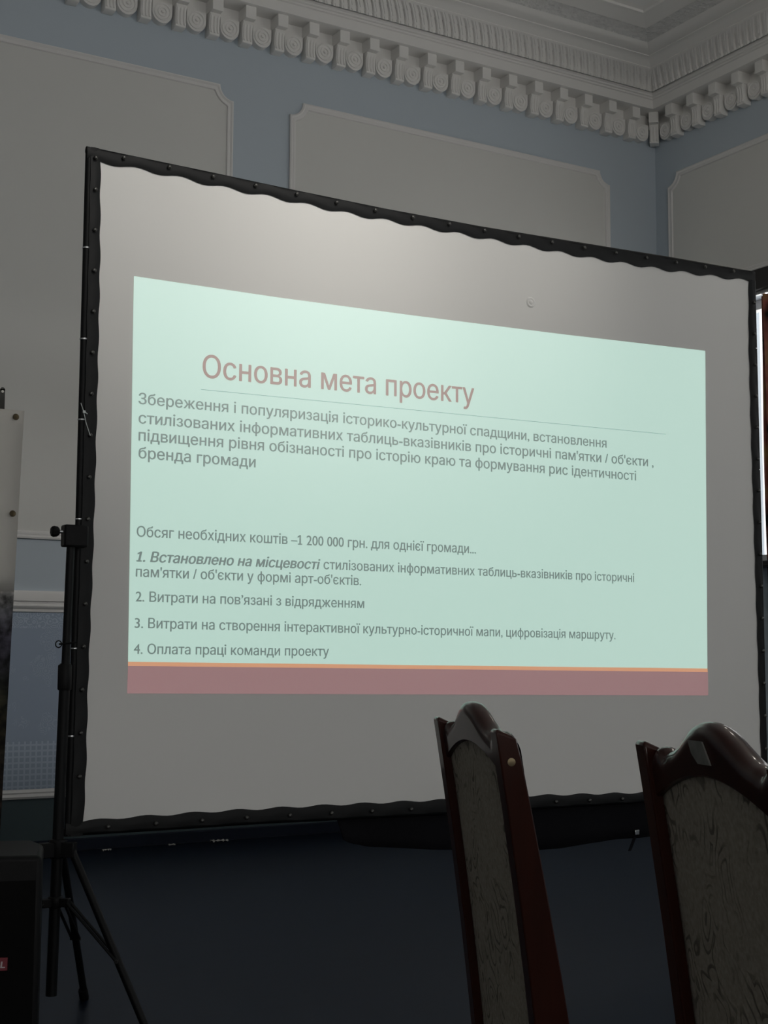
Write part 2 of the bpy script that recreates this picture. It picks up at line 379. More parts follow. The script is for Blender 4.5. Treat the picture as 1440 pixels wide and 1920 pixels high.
def ovolo(wall, length=9.5, pitch=0.066):
    rows = []; n = int(length/pitch*8)
    for i in range(9):
        t = i/8; row = []
        a = t*PI/2
        o = 0.215+0.135*(1-math.cos(a))*0.9+0.0135*t; z = 5.646+0.096*math.sin(a)
        for k in range(n+1):
            s = k*pitch/8
            ph = (s/pitch + 0.30*t) % 1.0
            bump = 0.028*math.sin(PI*ph)**0.7*math.sin(PI*min(1, 0.15+t*0.85))**0.6 - 0.006*(1 if abs(ph-0.5) < 0.07 else 0)
            oo = o+bump*0.75; zz = z-bump*0.6
            e = s+oo
            row.append((XW-e, YW-oo, zz) if wall == 'b' else (XW-oo, YW-e, zz))
        rows.append(row)
    return rows
def cornice(wall, name):
    m = MB(); m.grid(run(wall, prof)); m.grid(ovolo(wall)); m.grid(run(wall, prof2))
    root = struct(m.build(name, M['plaster']))
    MB().grid(run(wall, field)).build('relief_frieze', M['frieze'], root)
    MB().grid(run(wall, band)).build('ceiling_band', M['plaster'], root)
    return root
cb, cr_ = cornice('b', 'trim_3'), cornice('r', 'trim_4')
struct(MB().box2((XL, YF, 5.876), (XW-0.95, YW-0.95, 5.9)).build('trim_5', M['ceiling']))

def bracket_mesh():
    m = MB()
    m.box((0, 0.065, 5.487), (0.078, 0.13, 0.088))
    poly = [(0, 0.0, 5.445), (0, 0.082, 5.445), (0, 0.086, 5.43), (0, 0.074, 5.40), (0, 0.070, 5.34), (0, 0.078, 5.31), (0, 0.074, 5.292), (0, 0.05, 5.287), (0, 0.0, 5.287)]
    m.prism([(-0.037, y, z) for _, y, z in poly], (0.074, 0, 0))
    for x in (-0.024, 0, 0.024): m.tube([(x, 0.078, 5.43), (x, 0.072, 5.39), (x, 0.071, 5.34), (x, 0.078, 5.305)], 0.009, 6)
    return m
def rosette_mesh():
    m = MB(); r = 0.069
    pts = [(-r, 0, 5.44)]+[(r*math.cos(PI+PI*k/16), 0, 5.372+0.074*math.sin(PI+PI*k/16)) for k in range(17)]+[(r, 0, 5.44)]
    m.prism(pts, (0, 0.052, 0))
    m.lathe((0, 0.050, 5.374), (0, 1, 0), [(0.058, 0.0), (0.060, 0.010), (0.052, 0.012), (0.046, 0.004), (0.036, 0.006), (0.033, 0.013), (0.024, 0.012), (0.022, 0.005), (0.012, 0.006), (0.010, 0.016), (0.004, 0.018)], 24)
    return m
br = bracket_mesh().build('bracket', M['plaster'], cb, bevel=0.003, seg=1)
ro = rosette_mesh().build('rosette', M['plaster'], cb)
first = {'bracket': br, 'rosette': ro}
def put(kind, root, loc, rz):
    s = first[kind]
    o = s if kind not in used else s.copy()
    if kind in used: COL.objects.link(o)
    used.add(kind); o.parent = root; o.location = loc; o.rotation_euler = (0, 0, rz)
used = set()
for k in range(23):
    d = 0.304+0.2415*k
    put('bracket', cb, (XW-d, YW, 0), PI); put('rosette', cb, (XW-d-0.1208, YW-0.0, 0), PI)
    if k < 16:
        put('bracket', cr_, (XW, YW-d, 0), PI/2); put('rosette', cr_, (XW, YW-d-0.1208, 0), PI/2)
put('rosette', cb, (XW-0.304+0.1208, YW, 0), PI); put('rosette', cr_, (XW, YW-0.304+0.1208, 0), PI/2)
put('bracket', cb, (XW-0.03, YW-0.03, 0), PI*0.75)

# ---- windows in the right wall
for i, wy in enumerate(WIN_Y):
    root = struct(empty('window_%d' % (i+1), (XW, wy, WIN_Z0)))
    f = MB(); h = WIN_Z1-WIN_Z0
    f.box((0.2, -WIN_W/2+0.035, h/2), (0.07, 0.07, h)); f.box((0.2, WIN_W/2-0.035, h/2), (0.07, 0.07, h))
    f.box((0.2, 0, 0.035), (0.07, WIN_W-0.14, 0.07)); f.box((0.2, 0, h-0.035), (0.07, WIN_W-0.14, 0.07)); f.box((0.2, -0.25, h/2), (0.07, 0.06, h-0.14))
    f.build('window_frame', M['white_pvc'], root)
    MB().box((0.2, 0, h/2), (0.012, WIN_W-0.12, h-0.12)).build('pane', M['glass'], root)
    MB().box((0.02, 0, -0.02), (0.34, WIN_W+0.2, 0.04)).build('window_sill', M['dark_wood'], root, bevel=0.006)

k_w = len(WIN_Y)
for rz, loc in [(-PI/2, (XL, y, WIN_Z0)) for y in LEFT_Y] + [(0.0, (x, YF, WIN_Z0)) for x in FRONT_X]:  # unseen windows added to go with the fill lights
    k_w += 1; root = struct(empty('window_%d' % k_w, loc, rz)); h = WIN_Z1-WIN_Z0
    f = MB()
    for x in (-0.95, 0.95): f.box((x, 0.03, h/2), (0.09, 0.06, h))
    for z in (0.045, h-0.045): f.box((0, 0.03, z), (1.81, 0.06, 0.09))
    f.build('window_frame', M['white_pvc'], root)
    MB().box((0, 0.02, h/2), (1.80, 0.01, h-0.16)).build('added_blind', M['cream'], root)

# dark pelmet with its metal rail over the window by the corner, and the curtain hanging from it
pel = empty('curtain_pelmet', (XW, 6.72, 3.83))
tag(pel, 'dark wooden curtain pelmet on the right wall behind the screen\'s top right corner', 'pelmet')
MB().box((-0.07, 0, 0.075), (0.14, 2.1, 0.15)).build('pelmet_board', M['dark_wood'], pel, bevel=0.006)
MB().box((-0.075, 0, -0.012), (0.03, 1.56, 0.024)).build('curtain_rail', M['chrome'], pel)
cu = MB(); rows = []
for zz in [1.3+0.1*k for k in range(26)]:
    t = (zz-1.3)/2.5
    rows.append([(XW-0.065+0.028*math.sin(k*0.55+0.4*math.sin(zz*2)), 7.240+0.013*(zz-1.87)/1.75-0.40*k/60, zz if zz < 3.79 else 3.80) for k in range(61)])
cu.grid(rows)
tag(cu.build('curtain', M['curtain'], smooth=True, solid=0.003), 'dark patterned curtain hanging at the window right of the projection screen', 'curtain')

# ================================================================== PROJECTION SCREEN
SY = math.radians(-0.93)
SD = Vector((math.cos(SY), math.sin(SY), 0)); SN = Vector((-math.sin(SY), math.cos(SY), 0))   # along the screen, away from the audience
P0 = EYEP + ray(145, 1221)*4.62
SX0, SZ0 = P0.copy(), 0.0
root_s = empty('projection_screen', (P0.x+SD.x*1.52, P0.y+SD.y*1.52, 0), SY)
tag(root_s, 'large white projection screen in a black folding frame showing a lit Ukrainian slide', 'projection screen')
RM = Matrix.Translation(root_s.location) @ Matrix.Rotation(SY, 4, 'Z'); RI = RM.inverted()
def S(wd, u, off=0.0):                        # screen coordinates -> local coordinates of the screen (off > 0 towards the audience)
    return Vector((wd-1.52, -off, P0.z+u))
def spx(x, y):
    q = onplane(x, y, P0, SN) - P0
    return q.dot(SD), q.z
def interp(pts, x):
    for (x0, y0), (x1, y1) in zip(pts, pts[1:]):
        if x <= x1 or (x1, y1) == pts[-1]: return y0+(y1-y0)*(x-x0)/(x1-x0)
# inner (white) and outer edges as they hang
topI = [spx(*p) for p in ((188, 304), (322, 330), (400, 348), (520, 372), (660, 402), (760, 420), (900, 446), (1100, 483), (1250, 507), (1403, 527))]
topO = [spx(*p) for p in ((163, 273), (400, 322.5), (545, 353.6), (720, 389.5), (900, 423), (1140, 462), (1256, 480.6), (1414, 508))]
botI = [spx(*p) for p in ((156, 1539.5), (225, 1533), (294, 1528.6), (378, 1522.5), (500, 1515.5), (622, 1509), (829, 1499.5), (990, 1491.6), (1200, 1486))]
botI.append((3.02, botI[-1][1]-0.004))
botO = [spx(*p) for p in ((122, 1569), (360, 1554), (480, 1546))]
botO.append((1.5, -0.603)); botO.append((3.075, -0.605))
lefI = [(u, wd) for wd, u in (spx(*p) for p in ((156, 1540), (161, 1440), (164, 1300), (169, 1170), (173, 1075), (178, 900), (183, 700), (187, 500), (188, 304)))]
lefO = [(u, wd) for wd, u in (spx(*p) for p in ((122, 1569), (143, 970), (152, 640), (162, 275)))]
rigI = [(-0.60, 3.027)]+[(u, wd) for wd, u in (spx(*p) for p in ((1426, 1420), (1419, 1190), (1413, 1000), (1407, 800), (1403, 640), (1403, 527)))]
rigO = [(-0.61, 3.075), (0.4, 3.072), (1.70, 3.066)]

N = 48
rows = []
for j in range(13):
    v = j/12; row = []
    for i in range(25):
        h = i/24
        wd = 0.01+3.035*h
        zt = interp(topI, wd)+0.02; zb = interp(botI, wd)-0.02
        row.append(S(wd, zb+(zt-zb)*v, 0.0))
    rows.append(row)
surf = MB().grid(rows).build('screen_surface', M['screen'], root_s, smooth=True)
tag(surf, 'matte white screen fabric')
def border(inner, outer, horizontal, name_m, sgn, amp, period):
    R = [[], [], [], []]
    lo, hi = (outer[0][0], outer[-1][0])
    n = 160
    for k in range(n+1):
        t = lo+(hi-lo)*k/n
        a, b = interp(inner, t), interp(outer, t)
        ph = (t/period) % 1.0
        wob = amp*0.6*math.cos(2*PI*ph)*-sgn
        a2 = a+wob; b2 = b-(b-a)*(0.20 if horizontal else 0.29)+wob*0.6
        for r, (f, off) in zip(R, ((0, 0.003), (0.25, 0.0065), (0.65, 0.0075+0.002*math.sin(2*PI*ph)), (1, 0.006))):
            val = a2+(b2-a2)*f
            r.append(S(t, val, off) if horizontal else S(val, t, off))
    return MB().grid(R).build('screen_border', M['black_vinyl'], root_s, smooth=True)
border(topI, topO, True, '', -1, 0.010, 0.165)
border(botI, botO, True, '', 1, 0.006, 0.165)
border(lefI, lefO, False, '', 1, 0.003, 0.14)
border(rigI, rigO, False, '', -1, 0.003, 0.14)
# the folding frame bars behind the border
def bar(pts, r=0.0125):
    m = MB(); m.tube([S(*p) for p in pts], r, 10); m.build('frame_bar', M['black_metal'], root_s, smooth=True)
inset = lambda pts, d: [(a, b+d, -0.008) for a, b in pts]
bar(inset(topO, -0.012)); bar(inset(botO, 0.012))
bar([(wd+0.012, u, -0.008) for u, wd in lefO]); bar([(wd-0.012, u, -0.008) for u, wd in rigO])
snap0 = MB().lathe((0, 0, 0), (0, -1, 0), [(0.0075, 0), (0.0075, 0.003), (0.005, 0.006), (0.002, 0.007)], 12).build('snap_button', M['steel'], root_s, smooth=True)
spots = []
for k in range(18):
    wd = 0.03+0.165*k+0.085
    spots.append(S(wd, interp(topI, wd)*0.42+interp(topO, wd)*0.58, 0.012)); spots.append(S(wd, interp(botI, wd)*0.5+interp(botO, wd)*0.5, 0.012))
for k in range(15):
    u = -0.48+0.14*k+0.075
    spots.append(S(interp(lefI, u)*0.6+interp(lefO, u)*0.4, u, 0.012)); spots.append(S(interp(rigI, u)*0.5+interp(rigO, u)*0.5, u, 0.012))
spots.append(S(interp(lefI, 1.655)*0.6+interp(lefO, 1.655)*0.4, 1.665, 0.012))
for i, p in enumerate(spots):
    o = snap0 if i == 0 else snap0.copy()
    if i: COL.objects.link(o); o.parent = root_s
    o.location = p
ring0 = MB().lathe((0, 0, -0.0022), (0, 0, 1), [(0.0138, 0), (0.0142, 0.002), (0.0138, 0.0044)], 14).build('joint_ring', M['chrome'], root_s, smooth=True)
tag(ring0, 'thin silver joint ring')
for i, (side, y) in enumerate((('l', 462), ('l', 634), ('l', 786), ('l', 973), ('l', 1216), ('l', 1380), ('r', 653), ('r', 880))):
    u = spx(150 if side == 'l' else 1415, y)[1]
    wd = interp(lefO, u)+0.012 if side == 'l' else interp(rigO, u)-0.012
    o = ring0 if i == 0 else ring0.copy()
    if i: COL.objects.link(o); o.parent = root_s
    o.location = S(wd, u, -0.008)
# cable tie on the left bar, with a loose tail
tie = MB()
a, b, c, d = [spx(*p) for p in ((149, 757), (153, 772), (158, 795), (166, 818))]
tie.tube([S(*a, 0.015), S(*b, 0.02), S(*c, 0.02), S(*d, 0.018)], 0.0014, 6)
e = spx(160, 778); tie.tube([S(*b, 0.02), S(e[0], e[1], 0.022)], 0.0016, 6)
tie.box(S(*spx(154, 774), 0.022), (0.008, 0.006, 0.008))
tag(tie.build('cable_tie', M['plastic_tie'], root_s), 'pale plastic cable tie')
# small pulled dimple in the fabric above the slide
dw, du = spx(995, 567)
MB().lathe(S(dw, du, 0.0005), (0, -1, 0), [(0.022, 0), (0.017, 0.0035), (0.010, 0.002), (0.004, 0.006), (0.001, 0.006)], 18).build('fabric_dimple', M['screen'], root_s, smooth=True)

# ---- the projected slide, its light put into the mesh as emission
sl = [spx(*p) for p in ((251, 518), (521, 558), (780, 592.5), (1050, 626.5), (1322, 658))]
redT = [spx(*p) for p in ((240, 1248.6), (1327, 1260))]; orT = [spx(*p) for p in ((240.2, 1240.8), (1326, 1253.4))]
bot = [spx(*p) for p in ((238.4, 1300), (1327.5, 1303.8))]
def quadrow(top, bottom, n, off):
    R0, R1 = [], []
    for k in range(n+1):
        t = k/n
        wt = top[0][0]+(top[-1][0]-top[0][0])*t; wb_ = bottom[0][0]+(bottom[-1][0]-bottom[0][0])*t
        R0.append(S(wt, interp(top, wt), off)); R1.append(S(wb_, interp(bottom, wb_), off))
    return [R1, R0]
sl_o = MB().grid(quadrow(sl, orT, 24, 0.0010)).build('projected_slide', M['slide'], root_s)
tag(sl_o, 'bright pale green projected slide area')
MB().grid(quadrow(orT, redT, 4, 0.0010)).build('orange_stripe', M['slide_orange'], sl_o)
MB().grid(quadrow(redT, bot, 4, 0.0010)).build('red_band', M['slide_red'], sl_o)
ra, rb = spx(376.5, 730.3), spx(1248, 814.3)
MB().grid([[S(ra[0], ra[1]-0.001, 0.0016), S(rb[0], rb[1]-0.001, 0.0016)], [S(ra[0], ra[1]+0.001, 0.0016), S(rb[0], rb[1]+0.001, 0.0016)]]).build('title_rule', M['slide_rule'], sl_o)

def text_mesh(body, shear=0.0, bold=0.0, split=False):
    # glyph outlines -> polygons, filled by winding number so that overlapping strokes stay solid
    cu_ = bpy.data.curves.new('t', 'FONT'); cu_.body = body; cu_.size = 1.0; cu_.shear = shear
    ob = bpy.data.objects.new('t', cu_); COL.objects.link(ob)
    dg = bpy.context.evaluated_depsgraph_get(); dg.update()
    cv = ob.evaluated_get(dg).to_curve(dg)
    cont = []
    for sp_ in cv.splines:
        pts = []; bp_ = list(sp_.bezier_points)
        for p0, p1 in zip(bp_, bp_[1:]+bp_[:1]):
            a, b, c, d = p0.co, p0.handle_right, p1.handle_left, p1.co
            straight = ((b-a).cross(d-a)).length < 1e-5 and ((c-a).cross(d-a)).length < 1e-5
            n = 1 if straight else 4
            for k in range(n):
                t = k/n; q = a*(1-t)**3+b*3*t*(1-t)**2+c*3*t*t*(1-t)+d*t**3
                pts.append((q.x, q.y))
        if len(pts) > 2: cont.append(pts)
    ob.to_curve_clear() if hasattr(ob, 'to_curve_clear') else None
    bpy.data.objects.remove(ob); bpy.data.curves.remove(cu_)
    if '1' in body:                            # give the plain bar of the digit one its flag and foot
        bb = [(min(p[0] for p in c), max(p[0] for p in c), min(p[1] for p in c), max(p[1] for p in c)) for c in cont]
        for i, c in enumerate(list(cont)):
            if len(c) == 4 and abs(bb[i][3]-0.682) < 0.01 and bb[i][2] < 0.01 and not any(j != i and bb[j][0] < bb[i][1] and bb[j][1] > bb[i][0] for j in range(len(bb))):
                x0 = min(p[0] for p in c if p[1] < 0.01); x1 = max(p[0] for p in c if p[1] < 0.01)
                ccw = sum(a[0]*b[1]-b[0]*a[1] for a, b in zip(c, c[1:]+c[:1])) > 0
                for q in ([(x0, 0.682), (x0-0.15, 0.585), (x0-0.15, 0.49), (x0+0.01, 0.58)], [(x0-0.12, 0), (x1+0.12, 0), (x1+0.12, 0.075), (x0-0.12, 0.075)]):
                    q = [(x+shear*y, y) for x, y in q]
                    if (sum(a[0]*b[1]-b[0]*a[1] for a, b in zip(q, q[1:]+q[:1])) > 0) != ccw: q = q[::-1]
                    cont.append(q)
    if bold:
        cont = [[(x+dx, y+dy) for x, y in c] for dx, dy in ((-bold, 0), (bold, 0), (0, -bold*0.5), (0, bold*0.5)) for c in cont]
    box_ = [(min(p[0] for p in c), max(p[0] for p in c), min(p[1] for p in c), max(p[1] for p in c)) for c in cont]
    # runs of contours that overlap along the line are filled together
    order = sorted(range(len(cont)), key=lambda i: box_[i][0]); groups = []; end = -9
    for i in order:
        if box_[i][0] > end: groups.append([])
        groups[-1].append(i); end = max(end, box_[i][1])
    words = []; V, Fc = [], []; last = None
    for g_ in groups:
        gx = min(box_[i][0] for i in g_)
        if split and last is not None and gx-last > 0.17: words.append((V, Fc)); V, Fc = [], []
        last = max(box_[i][1] for i in g_)
        vs_, es_ = [], []
        for i in g_:
            n0 = len(vs_); c = cont[i]; vs_ += [Vector(p) for p in c]
            es_ += [(n0+k, n0+(k+1) % len(c)) for k in range(len(c))]
        ov, oe, of, *_r = mathutils.geometry.delaunay_2d_cdt(vs_, es_, [], 0, 1e-6)
        base = len(V); V += [(v.x, v.y, 0) for v in ov]
        for f in of:
            cx = sum(ov[k].x for k in f)/len(f); cy = sum(ov[k].y for k in f)/len(f); wn = 0
            for i in g_:
                b_ = box_[i]
                if not (b_[0] <= cx <= b_[1] and b_[2] <= cy <= b_[3]): continue
                c = cont[i]
                for (xa, ya), (xb, yb) in zip(c, c[1:]+c[:1]):
                    if (ya <= cy) != (yb <= cy):
                        if xa+(cy-ya)*(xb-xa)/(yb-ya) > cx: wn += 1 if yb > ya else -1
            if wn: Fc.append([base+k for k in f])
    words.append((V, Fc)); out = []
    for V, Fc in words:
        me = bpy.data.meshes.new('t'); me.from_pydata(V, [], Fc); me.update(); out.append(me)
    return out if split else out[0]
CAP = 0.69
def text_line(body, pl, pr, cap, m, parent, shear=0.0, bold=0.0, name='slide_word'):
    mes = text_mesh(body, shear, bold, True)
    xs = [v.co.x for me in mes for v in me.vertices]; x0, x1 = min(xs), max(xs)
    (w0, u0), (w1, u1) = spx(*pl), spx(*pr)
    for me in mes:
        for v in me.vertices:
            t = (v.co.x-x0)/(x1-x0)
            v.co = S(w0+(w1-w0)*t, u0+(u1-u0)*t+v.co.y*cap/CAP, 0.0018)
        me.name = name
        o = bpy.data.objects.new(name, me); COL.objects.link(o); o.parent = parent
        me.materials.append(m)
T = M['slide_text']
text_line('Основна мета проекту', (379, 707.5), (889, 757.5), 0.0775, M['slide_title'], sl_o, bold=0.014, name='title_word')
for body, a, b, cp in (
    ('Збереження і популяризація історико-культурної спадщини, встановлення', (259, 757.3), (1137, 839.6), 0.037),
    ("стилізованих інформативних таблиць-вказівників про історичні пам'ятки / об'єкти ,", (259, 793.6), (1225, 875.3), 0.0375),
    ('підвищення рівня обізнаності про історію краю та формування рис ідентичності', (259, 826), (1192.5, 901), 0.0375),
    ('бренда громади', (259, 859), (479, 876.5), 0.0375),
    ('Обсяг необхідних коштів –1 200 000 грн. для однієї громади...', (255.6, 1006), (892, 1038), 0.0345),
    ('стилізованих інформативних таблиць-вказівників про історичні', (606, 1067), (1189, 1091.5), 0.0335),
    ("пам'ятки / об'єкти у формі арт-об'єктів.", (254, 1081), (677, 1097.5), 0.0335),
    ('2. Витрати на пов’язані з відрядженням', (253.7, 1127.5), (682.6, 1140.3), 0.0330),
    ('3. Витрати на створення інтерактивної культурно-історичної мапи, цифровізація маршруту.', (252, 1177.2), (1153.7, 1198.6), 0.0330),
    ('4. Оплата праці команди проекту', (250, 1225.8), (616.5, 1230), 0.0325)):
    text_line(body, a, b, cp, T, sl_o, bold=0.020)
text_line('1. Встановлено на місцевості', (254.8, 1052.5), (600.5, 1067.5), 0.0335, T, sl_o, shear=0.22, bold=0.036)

# black cloth hanging behind and below the bottom bar, a buckled strap at its hem
hem = [spx(*p) for p in ((640, 1542), (652, 1580), (700, 1590), (829, 1595), (1009, 1597), (1060, 1593.5), (1110, 1583), (1160, 1576.5), (1211, 1573))]
hem.append((2.95, -0.70))
rows = [[], [], [], []]
for k in range(81):
    t = hem[0][0]+(hem[-1][0]-hem[0][0])*k/80
    z1 = interp(hem, t); z0 = -0.585
    for r, f in zip(rows, (0, 0.35, 0.7, 1)): r.append(S(t, z0+(z1-z0)*f, -0.035-0.010*math.sin(t*17)*f))
cl = MB().grid(rows).build('hanging_cloth', M['black_cloth'], None, smooth=True, solid=0.004)
cl.location = root_s.location; cl.rotation_euler = (0, 0, SY)
tag(cl, 'black cloth hanging below the right half of the screen\'s bottom edge', 'cloth')
bw, bu = spx(1202, 1562)
MB().box(S(bw, bu, -0.025), (0.022, 0.006, 0.020)).build('buckle', M['chrome'], cl, bevel=0.002)
s0, s1 = spx(1199, 1571), spx(1189, 1597)
MB().prism([S(s0[0]-0.006, s0[1], -0.028), S(s0[0]+0.008, s0[1], -0.028), S(s1[0]+0.008, s1[1], -0.028), S(s1[0]-0.006, s1[1], -0.028)], (0, 0.003, 0)).build('strap', M['black_cloth'], cl)

# ================================================================== TRIPOD STAND of the screen
PX, PY = 1.437, 4.452
def stand(name, px_, py_, label, zclamp, legs_dir):
    root = empty(name, (px_, py_, 0)); tag(root, label, 'tripod stand', 'tripod stands of the screen')
    at = lambda z: Vector((0.004+0.0175*z, 0.0, z))
    MB().tube([at(0.122), at(1.16)], 0.0175, 16).build('lower_pole', M['black_metal'], root, smooth=True)
    MB().tube([at(1.10), at(1.60)], 0.0135, 16).build('upper_pole', M['black_metal'], root, smooth=True)
    c = MB(); c.lathe(at(1.075), (0, 0, 1), [(0.0205, 0), (0.0225, 0.004), (0.0225, 0.078), (0.0195, 0.082)], 18)
    col = c.build('pole_collar', M['black_plastic'], root, smooth=False)
    # retaining pin with its ring
    pin = MB(); z = 1.222
    pin.tube([at(z)+Vector((-0.028, -0.012, 0.0)), at(z)+Vector((0.03, -0.012, 0.006))], 0.003, 8)
    pin.tube([at(z)+Vector((-0.030+0.010*math.cos(t*PI/6), -0.012, 0.011*math.sin(t*PI/6))) for t in range(13)], 0.002, 6, cap=False)
    pin.build('locking_pin', M['black_metal'], root)
    cl_ = MB(); cl_.box(at(zclamp)+Vector((0.010, -0.004, 0)), (0.080, 0.046, 0.072)); cl_.build('screen_clamp', M['black_plastic'], root, bevel=0.006)
    k = MB(); kc = at(zclamp+0.012)+Vector((-0.032, -0.01, 0))
    k.tube([kc, kc+Vector((-0.02, 0, 0))], 0.0055, 10)
    k.build('clamp_screw', M['chrome'], root)
    k2 = MB(); k2.lathe(kc+Vector((-0.012, 0, 0)), (-1, 0, 0), [(0.012, 0), (0.017, 0.006), (0.019, 0.018), (0.016, 0.026), (0.006, 0.028)], 6)
    k2.build('clamp_knob', M['black_plastic'], root, bevel=0.002)
    hub = MB(); hub.lathe(at(0.545), (0, 0, 1), [(0.023, 0), (0.026, 0.004), (0.026, 0.056), (0.022, 0.060)], 18)
    for a in legs_dir:
        dv = Vector((math.cos(a), math.sin(a), 0)); hub.box((0, 0, 0), (0.05, 0.034, 0.046), Matrix.Translation(at(0.573)+dv*0.035) @ Matrix.Rotation(a, 4, 'Z'))
    hub.build('leg_hub', M['black_plastic'], root, bevel=0.003)
    lc = MB(); lc.lathe(at(0.392), (0, 0, 1), [(0.021, 0), (0.023, 0.003), (0.023, 0.032), (0.021, 0.035)], 18)
    for a in legs_dir:
        dv = Vector((math.cos(a), math.sin(a), 0)); lc.box((0, 0, 0), (0.034, 0.026, 0.026), Matrix.Translation(at(0.409)+dv*0.032) @ Matrix.Rotation(a, 4, 'Z'))
    lc.build('brace_collar', M['black_plastic'], root, bevel=0.003)
    for a in legs_dir:
        dv = Vector((math.cos(a), math.sin(a), 0)); sd = Vector((-math.sin(a), math.cos(a), 0))
        top = at(0.578)+dv*0.045; foot = Vector((dv.x*legs_dir[a], dv.y*legs_dir[a], 0.012))
        lg = MB(); lg.tube([top, foot], 0.0125, 12); leg = lg.build('leg', M['black_metal'], root, smooth=True)
        f = MB(); f.lathe(foot+Vector((0, 0, -0.012)), (top-foot).normalized(), [(0.014, 0.0), (0.0165, 0.008), (0.0165, 0.045), (0.014, 0.05)], 12); f.build('rubber_foot', M['black_plastic'], leg)
        mid = top+(foot-top)*0.60; inn = at(0.409)+dv*0.045
        for q in (-1, 1):
            b_ = MB(); b_.tube([inn+sd*0.013*q, mid+sd*0.013*q], 0.005, 8); b_.build('brace', M['black_metal'], leg, smooth=True)
        bl = MB(); bl.lathe(mid-sd*0.018, sd, [(0.006, 0), (0.006, 0.036)], 8); bl.build('bolt', M['steel'], leg)
    return root
ga, gb = math.atan2(4.222-PY, 1.697-PX), math.atan2(4.859-PY, 1.697-PX)
stand('tripod_stand', PX, PY, 'black tripod stand with clamp at the screen\'s left edge beside the loudspeaker', 1.572, {ga: 0.335, gb: 0.470, (ga+gb)/2+PI: 0.40})

# ================================================================== LOUDSPEAKER
q = EYEP + ray(90, 1221)*3.9
syaw = YAW*-1+math.radians(12.5)               # front turned to the audience
root_l = empty('loudspeaker', (0, 0, 0), syaw)
fx = Vector((math.cos(syaw), math.sin(syaw), 0)); fy = Vector((-math.sin(syaw), math.cos(syaw), 0))
LW, LD, LH = 0.42, 0.34, 0.645
ctr = Vector((q.x, q.y, 0)) - fx*(LW/2) + fy*(LD/2)
root_l.location = ctr
tag(root_l, 'black floor loudspeaker with red badge at the left foot of the screen stand', 'loudspeaker')
cabinet = MB()
pl = [(-LW/2, -LD/2), (LW/2, -LD/2), (LW/2, LD/2-0.10), (LW/2-0.035, LD/2), (-LW/2+0.035, LD/2), (-LW/2, LD/2-0.10)]
cabinet.prism([(x, y, 0.012) for x, y in pl], (0, 0, LH-0.012))
cabinet.build('cabinet', M['black_plastic'], root_l, bevel=0.014, seg=3)
g = MB(); gr_rows = []
for j in range(9):
    z = 0.05+0.53*j/8
    gr_rows.append([(-0.195+0.39*i/12, -LD/2-0.004-0.014*math.sin(PI*i/12)**0.5*(1 if 0 < j < 8 else 0.2), z) for i in range(13)])
g.grid(gr_rows); g.build('grille', M['grille'], root_l, smooth=True)
hd = MB(); hd.tube([(-0.08, 0.02, LH-0.004), (-0.08, 0.02, LH+0.018), (0.08, 0.02, LH+0.018), (0.08, 0.02, LH-0.004)], 0.010, 10); hd.build('carry_handle', M['black_plastic'], root_l)
for x in (-0.15, 0.15):
    for y in (-0.12, 0.12): MB().lathe((x, y, 0), (0, 0, 1), [(0.018, 0), (0.02, 0.014)], 12).build('rubber_foot', M['grille'], root_l)
# badge: centre so that its right end shows at the picture's left side
bc = onplane(-4, 1808, Vector((q.x, q.y, 0))-fy*0.019, fy)
bl_ = Matrix.Translation(ctr) @ Matrix.Rotation(syaw, 4, 'Z'); bloc = bl_.inverted() @ bc
bad = MB().box((bloc.x, -LD/2-0.020, bloc.z), (0.050, 0.006, 0.034)).build('badge', M['badge_red'], root_l, bevel=0.001)
me = text_mesh('JBL', 0.1, 0.03); xs = [v.co.x for v in me.vertices]; x0, x1 = min(xs), max(xs)
for v in me.vertices: v.co = Vector((bloc.x+((v.co.x-x0)/(x1-x0)-0.5)*0.038, -LD/2-0.0236, bloc.z-0.009+v.co.y*0.0165/CAP))
me.materials.clear(); me.materials.append(M['badge_white'])
lo_ = bpy.data.objects.new('badge_lettering', me); COL.objects.link(lo_); lo_.parent = bad; tag(lo_, 'white badge letters')

# ================================================================== BANNER
YB = 5.587
root_b = empty('banner_stand', (1.16, YB+0.06, 0))
tag(root_b, 'tall white vinyl banner with dark landscape print left of the screen', 'banner')
bx = lambda x: x-1.16
def bright(z): return 1.5925+(z-0.62)*(1.6335-1.5925)/(2.165-0.62)
def bsheet(z0, z1, m, name, off, x0=0.68):
    R = []
    for j in range(13):
        z = z0+(z1-z0)*j/12
        R.append([(bx(x0+(bright(z)-x0)*i/10), -0.06-off+0.006*math.sin(i*0.9+z*2)*(1 if 0 < i < 10 else 0), z) for i in range(11)])
    return MB().grid(R).build(name, m, root_b, smooth=True, solid=0.002)
bsheet(1.435, 2.165, M['vinyl_white'], 'banner_top', 0)
bsheet(0.12, 1.435, M['print'], 'banner_print', 0)
for x, z in ((1.599, 2.137), (1.598, 1.746), (0.715, 2.137), (0.715, 1.746)):
    MB().lathe((bx(x), -0.064, z), (0, -1, 0), [(0.011, 0), (0.013, 0.002), (0.011, 0.005), (0.006, 0.004)], 16).build('eyelet', M['brass'], root_b, smooth=True)
